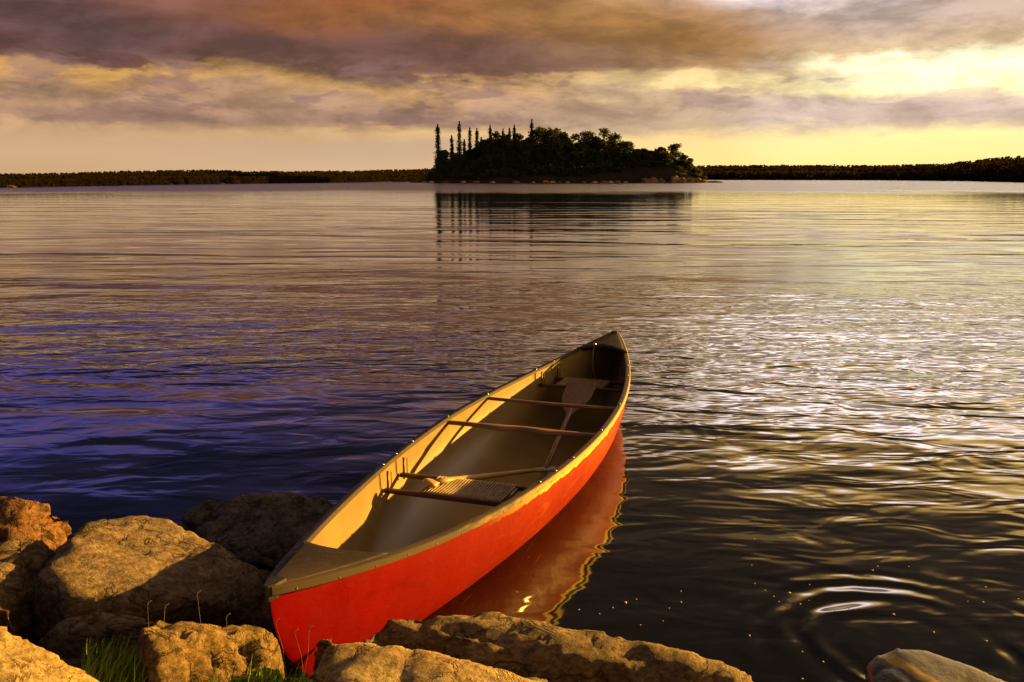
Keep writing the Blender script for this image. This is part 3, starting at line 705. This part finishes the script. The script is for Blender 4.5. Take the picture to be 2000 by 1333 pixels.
def broadleaf(x, y, zb, h, w_, label, group, dens=1.0, nm='broadleaf_tree', seed=0, leaf=.36):
    r = random.Random(seed); t_ = empty(nm, (x, y, zb)); tag(t_, label, 'shrub' if nm == 'shrub' else 'tree', group)
    lm = MB(); tops = []
    tr = [(0, 0, -.6), (r.uniform(-.03, .03) * h, 0, h * .3), (r.uniform(-.06, .06) * h, 0, h * .55)]
    lm.tube(tr, [h * .022, h * .016, h * .010], 6)
    nc = max(8, int(19 * dens))
    for k in range(nc):
        a = r.uniform(0, 2 * math.pi); f = r.uniform(.18, 1.0); rad = w_ * r.uniform(.25, .85) * math.sqrt(max(.12, 1 - (f - .45) ** 2 * 2.6))
        c0 = Vector((math.cos(a) * rad, math.sin(a) * rad * .8, h * f * .92)); tops.append((c0, r.uniform(.24, .42) * w_ + .45))
        s0 = Vector(tr[1]).lerp(Vector(tr[2]), min(1, f)); lm.tube([s0, s0.lerp(c0, .6) + Vector((0, 0, -.04 * h)), c0], [h * .007, h * .005, .03], 5)
    tops.append((Vector((tr[2][0], 0, h * .9)), .26 * w_ + .3))
    lm.build('trunk', M_bark, t_)
    q = []
    for c0, rad in tops:
        v0 = r.random() * .7
        for k in range(int(120 * dens)):
            d = Vector(rng.normal(size=3)).normalized() * rad * (r.random() ** .45)
            d.z *= .72; p = c0 + d
            if p.z > h: p.z = h - r.random() * .4
            q.append((p, r.uniform(.6, 1.25) * leaf, min(1, v0 + .3 * r.random())))
    leaf_mesh('crown', q, M_leaf, t_); return t_
G_SP = 'spruces on the island'; G_BL = 'broadleaf trees on the island'; G_SH = 'low shrubs on the island'
sprs = [(857, 242, 1.55, 'tall thin spruce at the left end of the island'), (884, 265, 1.2, 'short thin spruce between the two tallest spruces on the left'),
        (897, 237, 1.3, 'tallest club-topped spruce in the left group'), (907, 273, 1.0, 'small spruce just right of the tallest club-topped one'),
        (918, 250, 1.2, 'left one of the twin mid height spruces'), (931, 251, 1.2, 'right one of the twin mid height spruces'),
        (940, 268, 1.0, 'small spruce beside the first broadleaf crown'), (959, 245, 1.2, 'spruce tip poking from the left edge of the dense canopy'),
        (983, 252, 1.0, 'faint low spruce tip in the dense canopy'), (996, 250, 1.1, 'left of the paired spruce tips in the dense canopy'),
        (1004, 244, 1.2, 'right, taller of the paired spruce tips in the dense canopy'), (1039, 234, 1.2, 'high club-topped spruce standing above the middle canopy')]
for i, (px, py, w_, lb) in enumerate(sprs):
    y = ISL_Y + 7 + (i * 5) % 7; x = X_at(px, y); zb = isl_z(x, y); spruce(x, y, zb, H_at(py, y) - zb, w_ * 1.7, lb, G_SP)
brd = [(868, 292, 2.0, 'small bush between the first two spruces'), (893, 300, 3.2, 'dark low tree under the left spruces'), (918, 292, 3.6, 'dark tree below the twin spruces'),
       (948, 272, 3.8, 'round tree left of the dense canopy'), (966, 256, 4.2, 'leftmost high crown of the dense canopy'), (985, 262, 4.2, 'second crown of the dense canopy'),
       (1004, 258, 4.6, 'crown under the paired spruce tips'), (1030, 268, 4.4, 'lower crown left of the broad central tree'), (1055, 247, 5.6, 'broad central tree, the highest broadleaf of the island'),
       (1080, 249, 5.0, 'tree joined to the right of the broad central one'), (1094, 256, 3.6, 'narrow crown right of the central trees'), (1112, 272, 4.2, 'lower crown before the sky gap'),
       (1124, 259, 4.4, 'tree right of the gap with sky notches'), (1146, 254, 4.8, 'feathery crown in the right half of the grove'), (1163, 266, 4.0, 'lower crown between two feathery trees'),
       (1184, 249, 5.0, 'tall open crowned tree right of the grove'), (1203, 262, 4.2, 'right shoulder of the tall open crowned tree'), (1222, 277, 3.4, 'smaller round tree at the grove\'s right end'),
       (1240, 292, 2.6, 'low tree on the slope right of the grove'), (1256, 293, 2.0, 'sparse bush on the crest of the bare slope'), (1290, 288, 3.2, 'left of the two windswept trees beyond the bare slope'),
       (1300, 300, 2.6, 'low leafy tree at the foot of the windswept pair'), (1318, 281, 3.6, 'right, taller of the two windswept trees beyond the bare slope'), (1334, 303, 2.6, 'leaning tree below the windswept pair'), (1346, 309, 1.8, 'last small bent tree at the island\'s right tip')]
for i, (px, py, w_, lb) in enumerate(brd):
    y = ISL_Y + 5 + (i * 4) % 9; x = X_at(px, y); zb = isl_z(x, y) ; hh = H_at(py, y) - zb
    open_ = px > 1115
    broadleaf(x, y, zb, hh, w_ * (.92 if open_ else 1.0), lb, G_BL, .75 if open_ else 1.0, seed=100 + i, leaf=.42 if not open_ else .36)
for i, px in enumerate([875, 905, 930, 942, 957, 974, 990, 1012, 1024, 1040, 1066, 1074, 1100, 1118, 1134, 1152, 1172, 1192, 1211, 1230]):
    tops_ = np.interp(px, [870, 920, 960, 1000, 1030, 1060, 1095, 1112, 1150, 1185, 1210, 1240], [315, 292, 268, 268, 280, 262, 268, 286, 270, 268, 280, 300])
    y = ISL_Y + 14 + (i * 3) % 8; x = X_at(px, y); zb = isl_z(x, y)
    broadleaf(x, y, zb, H_at(tops_ + (i * 7) % 9, y) - zb, 4.4, 'dark tree deep in the island\'s canopy behind the front crowns', 'trees deep in the island canopy', .9, seed=300 + i, leaf=.5)
# undergrowth: low shrubs along the front and filling under the crowns
k = 0
r = random.Random(5)
for px in list(range(838, 1372, 11)):
    for row in range(2):
        y = ISL_Y + 1.5 + row * 3.2 + r.uniform(-.6, .6); x = X_at(px + r.uniform(-4, 4), y); zb = isl_z(x, y)
        if row == 0 and px > 1180 and r.random() < .15: continue
        hh = r.uniform(1.8, 3.6) if row == 0 else r.uniform(6.0, 9.5) * (1 if px < 1240 else .45)
        if px < 860: hh *= .5
        if row == 0 and px > 1200: hh *= .7
        s = broadleaf(x, y, zb - .2, hh, r.uniform(2.0, 3.2), 'low dark shrub in the undergrowth below the island\'s trees', G_SH, .55, 'shrub', 500 + k, leaf=.34); k += 1
# shoreline rocks of the island
def lump(name, c, sx, sy, sz, mt, label, seed, cat='rock', group=None, sub=3):
    bm = bmesh.new(); bmesh.ops.create_icosphere(bm, subdivisions=sub, radius=1)
    for v in bm.verts:
        p = v.co.copy(); d = 1 + .35 * noise.noise(p * 1.3 + Vector((seed, 0, 0))) + .15 * noise.noise(p * 3.5 + Vector((0, seed, 0)))
        v.co = Vector((p.x * sx * d, p.y * sy * d, max(p.z, -.5) * sz * d))
    me = bpy.data.meshes.new(name); bm.to_mesh(me); bm.free(); me.materials.append(mt)
    o = bpy.data.objects.new(name, me); COL.objects.link(o); o.location = c
    return tag(o, label, cat, group)
r = random.Random(11)
M_pale = rock_mat('pale_shore_rock', (.5, .42, .3, 1), (.4, .3, .2, 1), (.2, .12, .08, 1), .3, .5, .1)
for i, px in enumerate([829, 842, 868, 905, 930, 962, 1008, 1042, 1066, 1079, 1093, 1109, 1140, 1162, 1180, 1193, 1207, 1222]):
    y = ISL_Y - 3.2 + r.uniform(-.5, .8); s = r.uniform(.5, 1.1)
    lump('shore_rock', (X_at(px, y), y, .05), s * 1.3, s, s * .7, M_pale if i % 2 else M_isle_rock, 'pale low rock at the waterline in front of the island', i, 'rock', 'rocks at the island\'s waterline')
for i, (px, s, hgt) in enumerate([(1262, 2.2, 1.6), (1276, 2.0, 2.2), (1290, 1.8, 1.5), (1318, 2.2, 2.4), (1332, 2.3, 1.9), (1348, 2.2, 2.0), (1362, 2.0, 1.7), (1372, 1.6, 1.1)]):
    y = ISL_Y - 3.0; lump('shore_rock', (X_at(px, y), y, .0), s, s * .8, hgt, M_isle_rock, 'red brown sunlit rock at the right end of the island', 40 + i, 'rock', 'sunlit rocks at the island\'s right end')
lump('rock_spit', (X_at(1392, ISL_Y), ISL_Y, -.1), 4.2, 1.0, .75, M_rock_dk, 'low dark rock spit just off the right tip of the island', 61, 'rock')
lump('rock_spit', (X_at(812, ISL_Y), ISL_Y, -.1), 2.2, 1.0, .6, M_rock_dk, 'low dark rocks trailing off the left tip of the island', 62, 'rock')

# ------------------------------------------------------------------ far shore and forest
base = [(-1400, 385), (-700, 376), (-300, 370), (0, 366), (150, 363.5), (300, 361), (600, 357.5), (840, 354.5), (1100, 352.3), (1380, 351.7), (1700, 352.4), (1880, 354.0), (2000, 356.5), (2300, 362), (3000, 375)]
topc = [(-1400, 330), (-700, 334), (-300, 337), (0, 339), (150, 336), (300, 332), (420, 330), (500, 333.5), (700, 332), (840, 327), (1100, 325), (1380, 321), (1500, 320), (1700, 320.5), (1840, 317), (1885, 310), (1930, 303), (1960, 304), (2000, 300), (2300, 296), (3000, 290)]
YH = 666.5 - F_PX * math.tan(PITCH)
def shoreD(px): return CAM_H * F_PX / (np.interp(px, *zip(*base)) - YH)
pxs = np.concatenate([np.arange(-1400, 3000, 8)])
V = []; Fc = []
for i, px in enumerate(pxs):
    D0 = shoreD(px); tp = np.interp(px, *zip(*topc)); hh = D0 * (YH - tp) / F_PX + CAM_H
    for k, (dd, zz_) in enumerate(((-.02, -.5), (.0, .25), (.06, hh * .35), (.16, hh * .62), (.5, hh * .66), (1.0, hh * .2))):
        Dk = D0 * (1 + dd); V.append(((px - 1000) / F_PX * Dk, Dk, zz_ * (1 + .2 * noise.noise(Vector((px * .02, k, 0))))))
n = 6
Fc = [(i * n + k, (i + 1) * n + k, (i + 1) * n + k + 1, i * n + k + 1) for i in range(len(pxs) - 1) for k in range(n - 1)]
fs = mesh_obj('far_shore', V, Fc, M_heath); tag(fs, kind='structure')
r = random.Random(3); V = []; Fc = []; var = []
for px in np.arange(-350, 2350, 1.9):
    D0 = shoreD(px); tp = np.interp(px, *zip(*topc)); hh = D0 * (YH - tp) / F_PX + CAM_H; gap = .5 + .5 * noise.noise(Vector((px * .018, 5, 0)))
    for row in range(3):
        Dk = D0 * ((.985, 1.06, 1.12)[row] + r.uniform(0, .03)); zb = (-.06, .25, .5)[row] * hh
        Ht = hh * (.62, .56, .50)[row] * r.uniform(.80, 1.04) * (1 if row < 2 else (.94 + .12 * gap)); wd = Ht * r.uniform(.30, .60) + D0 * .0011
        if row == 2 and r.random() < .05: Ht *= 1.10; wd *= .5
        x0 = (px + r.uniform(-2, 2) - 1000) / F_PX * Dk; v0 = r.random(); con = r.random() < .45
        nq = 13
        for q in range(nq):
            f = (q + .5) / nq; prof = (1 - f) ** .8 if con else math.sqrt(max(.05, 1 - (f - .45) ** 2 * 3))
            cx = x0 + r.uniform(-1, 1) * wd * prof * .8; cz = zb + f * Ht; s = Ht * .10 + wd * .22 * prof
            k = len(V); a = r.uniform(0, 3); cy = Dk + r.uniform(-1, 1) * wd * .5
            V += [(cx - s, cy, cz - s * r.uniform(.2, .9)), (cx + s * .7, cy + s * .5, cz - s * r.uniform(.3, 1)), (cx + s * r.uniform(-.2, .6), cy - s * .2, min(cz + s, zb + Ht * 1.02)), (cx - s * .8, cy + s * .2, min(cz + s * r.uniform(.2, .8), zb + Ht))]
            Fc.append((k, k + 1, k + 2, k + 3)); var += [min(1, v0 * .7 + .3 * r.random())] * 4
ff = mesh_obj('far_forest', V, Fc, M_forest, smooth=False)
at_ = ff.data.attributes.new('var', 'FLOAT', 'POINT'); at_.data.foreach_set('value', var)
tag(ff, 'dark low forest along the far shore of the lake', 'forest', kind='stuff')
D0 = shoreD(30) * .985
lump('rock_ledge', ((30 - 1000) / F_PX * D0, D0, .0), 1.5, .8, .42, M_isle_rock, 'small reddish sunlit ledge on the far shore at the left edge', 77, 'rock')

# ------------------------------------------------------------------ grass and dry stalks
r = random.Random(9); V = []; Fc = []; var = []
def blade(x, y, z, h_, w_, v_, lean, bend):
    k = len(V); n_ = 5; a = r.uniform(0, math.pi); sx_, sy_ = math.cos(a) * w_, math.sin(a) * w_ * .6
    for i in range(n_):
        f = i / (n_ - 1); ox = math.cos(lean) * bend * f * f * h_; oy = math.sin(lean) * bend * f * f * h_; ww = (1 - f) ** .8 + .03
        zz_ = z + h_ * f * (1 - .25 * bend * f)
        V.append((x + ox - sx_ * ww, y + oy - sy_ * ww, zz_)); V.append((x + ox + sx_ * ww, y + oy + sy_ * ww, zz_)); var.extend([v_, v_])
    for i in range(n_ - 1): Fc.append((k + 2 * i, k + 2 * i + 1, k + 2 * i + 3, k + 2 * i + 2))
def tuft(px0, px1, py0, py1, n_, zb, h0, h1):
    for _ in range(n_):
        px = r.uniform(px0, px1); py = r.uniform(py0, py1); p = P(px, py, zb); zz0 = shore_z(p[0], p[1])
        blade(p[0], p[1], zz0 - .01, r.uniform(h0, h1) * r.choice((.6, 1, 1, 1.25)), r.uniform(.0012, .0030), min(1, max(0, r.gauss(.42, .25))), r.uniform(-.6, 1.6), r.uniform(.05, .8))
tuft(165, 300, 1340, 1430, 650, .33, .04, .105)
tuft(225, 420, 1375, 1440, 420, .35, .03, .07)
tuft(330, 520, 1352, 1430, 300, .33, .02, .07)
tuft(490, 600, 1335, 1430, 420, .30, .02, .065)
tuft(40, 700, 1400, 1500, 500, .35, .03, .08)
gr = mesh_obj('grass', V, Fc, M_grass, smooth=False); at_ = gr.data.attributes.new('var', 'FLOAT', 'POINT'); at_.data.foreach_set('value', var)
tag(gr, 'short green grass growing between the rocks left of the bow', 'grass', kind='stuff')
stk = [(288, 1345, 288, 1180), (305, 1350, 322, 1186), (398, 1345, 385, 1160), (440, 1345, 442, 1205), (410, 1300, 392, 1232), (560, 1330, 538, 1215), (592, 1330, 604, 1228), (594, 1332, 575, 1235)]
for i, (bx, by, tx, ty) in enumerate(stk):
    yb = 2.2 if bx < 500 else 2.32; p0 = Vector(at_y(bx, by, yb)); p1 = Vector(at_y(tx, ty, yb + .02)); loc_ = p0.copy()
    t_ = empty('dry_stalk', loc_); mid = (p0 + p1) / 2 + Vector((.006, 0, .005)); tip = p1 + Vector((.012, 0, -.002))
    a = MB(); a.tube([p0 - loc_, mid - loc_, p1 - loc_], [.0008, .0006, .0004], 5); a.build('stem', M_stalk, t_)
    s = MB(); s.tube([p1 - loc_ + Vector((-.002, 0, -.008)), p1 - loc_ + Vector((.002, 0, .004)), tip - loc_ + Vector((0, 0, .012))], [.0008, .0018, .0005], 6); s.build('seed_head', M_stalk, t_)
    tag(t_, ['thin dry grass stalk before the big tan boulder, beside the hooked one', 'dry grass stalk with a hooked seed head before the big tan boulder', 'tallest dry stalk rising above the flat golden rock', 'dry stalk at the right end of the flat golden rock',
             'short dry stalk on the flat golden rock', 'upright dry stalk against the dark edge of the red bow', 'dry sprig with tip leaning right against the red hull', 'dry sprig with tip leaning left against the red hull'][i], 'grass stalk', 'dry grass stalks between the rocks')

# ------------------------------------------------------------------ specks floating on the water
proto = None
spk = [(1473, 1053, 1), (1468, 1104, 1), (1474, 1140, .9), (1494, 1153, .8), (1511, 1165, .9), (1521, 1175, .9), (1542, 1158, 1.6), (1581, 1142, 1), (1563, 1180, 1.1), (1580, 1173, .7), (1714, 1106, 1), (1704, 1114, 1.4),
       (1775, 1107, .8), (1925, 1147, 1.4), (1989, 1170, 1), (1745, 1200, 1.5), (1630, 1193, .9), (1658, 1186, .7), (1670, 1190, .7), (1824, 1235, 1.2), (1926, 1252, 1.3), (1464, 1241, 1), (1567, 1273, .9), (1608, 1293, 1.1),
       (1567, 1326, 1.1), (1222, 1177, 1.8), (1131, 1191, 1), (1171, 1199, 1), (1197, 1187, .9), (1243, 1171, .9), (1330, 1155, .9), (1330, 1176, 1.1), (1307, 1188, .7), (1251, 1221, .9), (1464, 1242, .8), (1303, 1268, 1), (1295, 1213, .7), (1920, 1176, 1.2), (1890, 1175, .8), (1645, 1060, .8)]
for i, (px, py, s) in enumerate(spk):
    p = P(px, py, .002)
    if proto is None:
        bm = bmesh.new(); bmesh.ops.create_icosphere(bm, subdivisions=1, radius=.0032)
        for v in bm.verts: v.co.z *= .5; v.co.x *= 1.3
        me = bpy.data.meshes.new('floating_seed'); bm.to_mesh(me); bm.free(); me.materials.append(M_speck)
        o = proto = bpy.data.objects.new('floating_seed', me)
    else: o = proto.copy()
    COL.objects.link(o); o.location = p; o.scale = (s, s, s); o.rotation_euler = (0, 0, i * 1.7)
    tag(o, 'tiny pale seed floating on the dark water near the slabs', 'seed', 'pale seeds floating on the dark water')
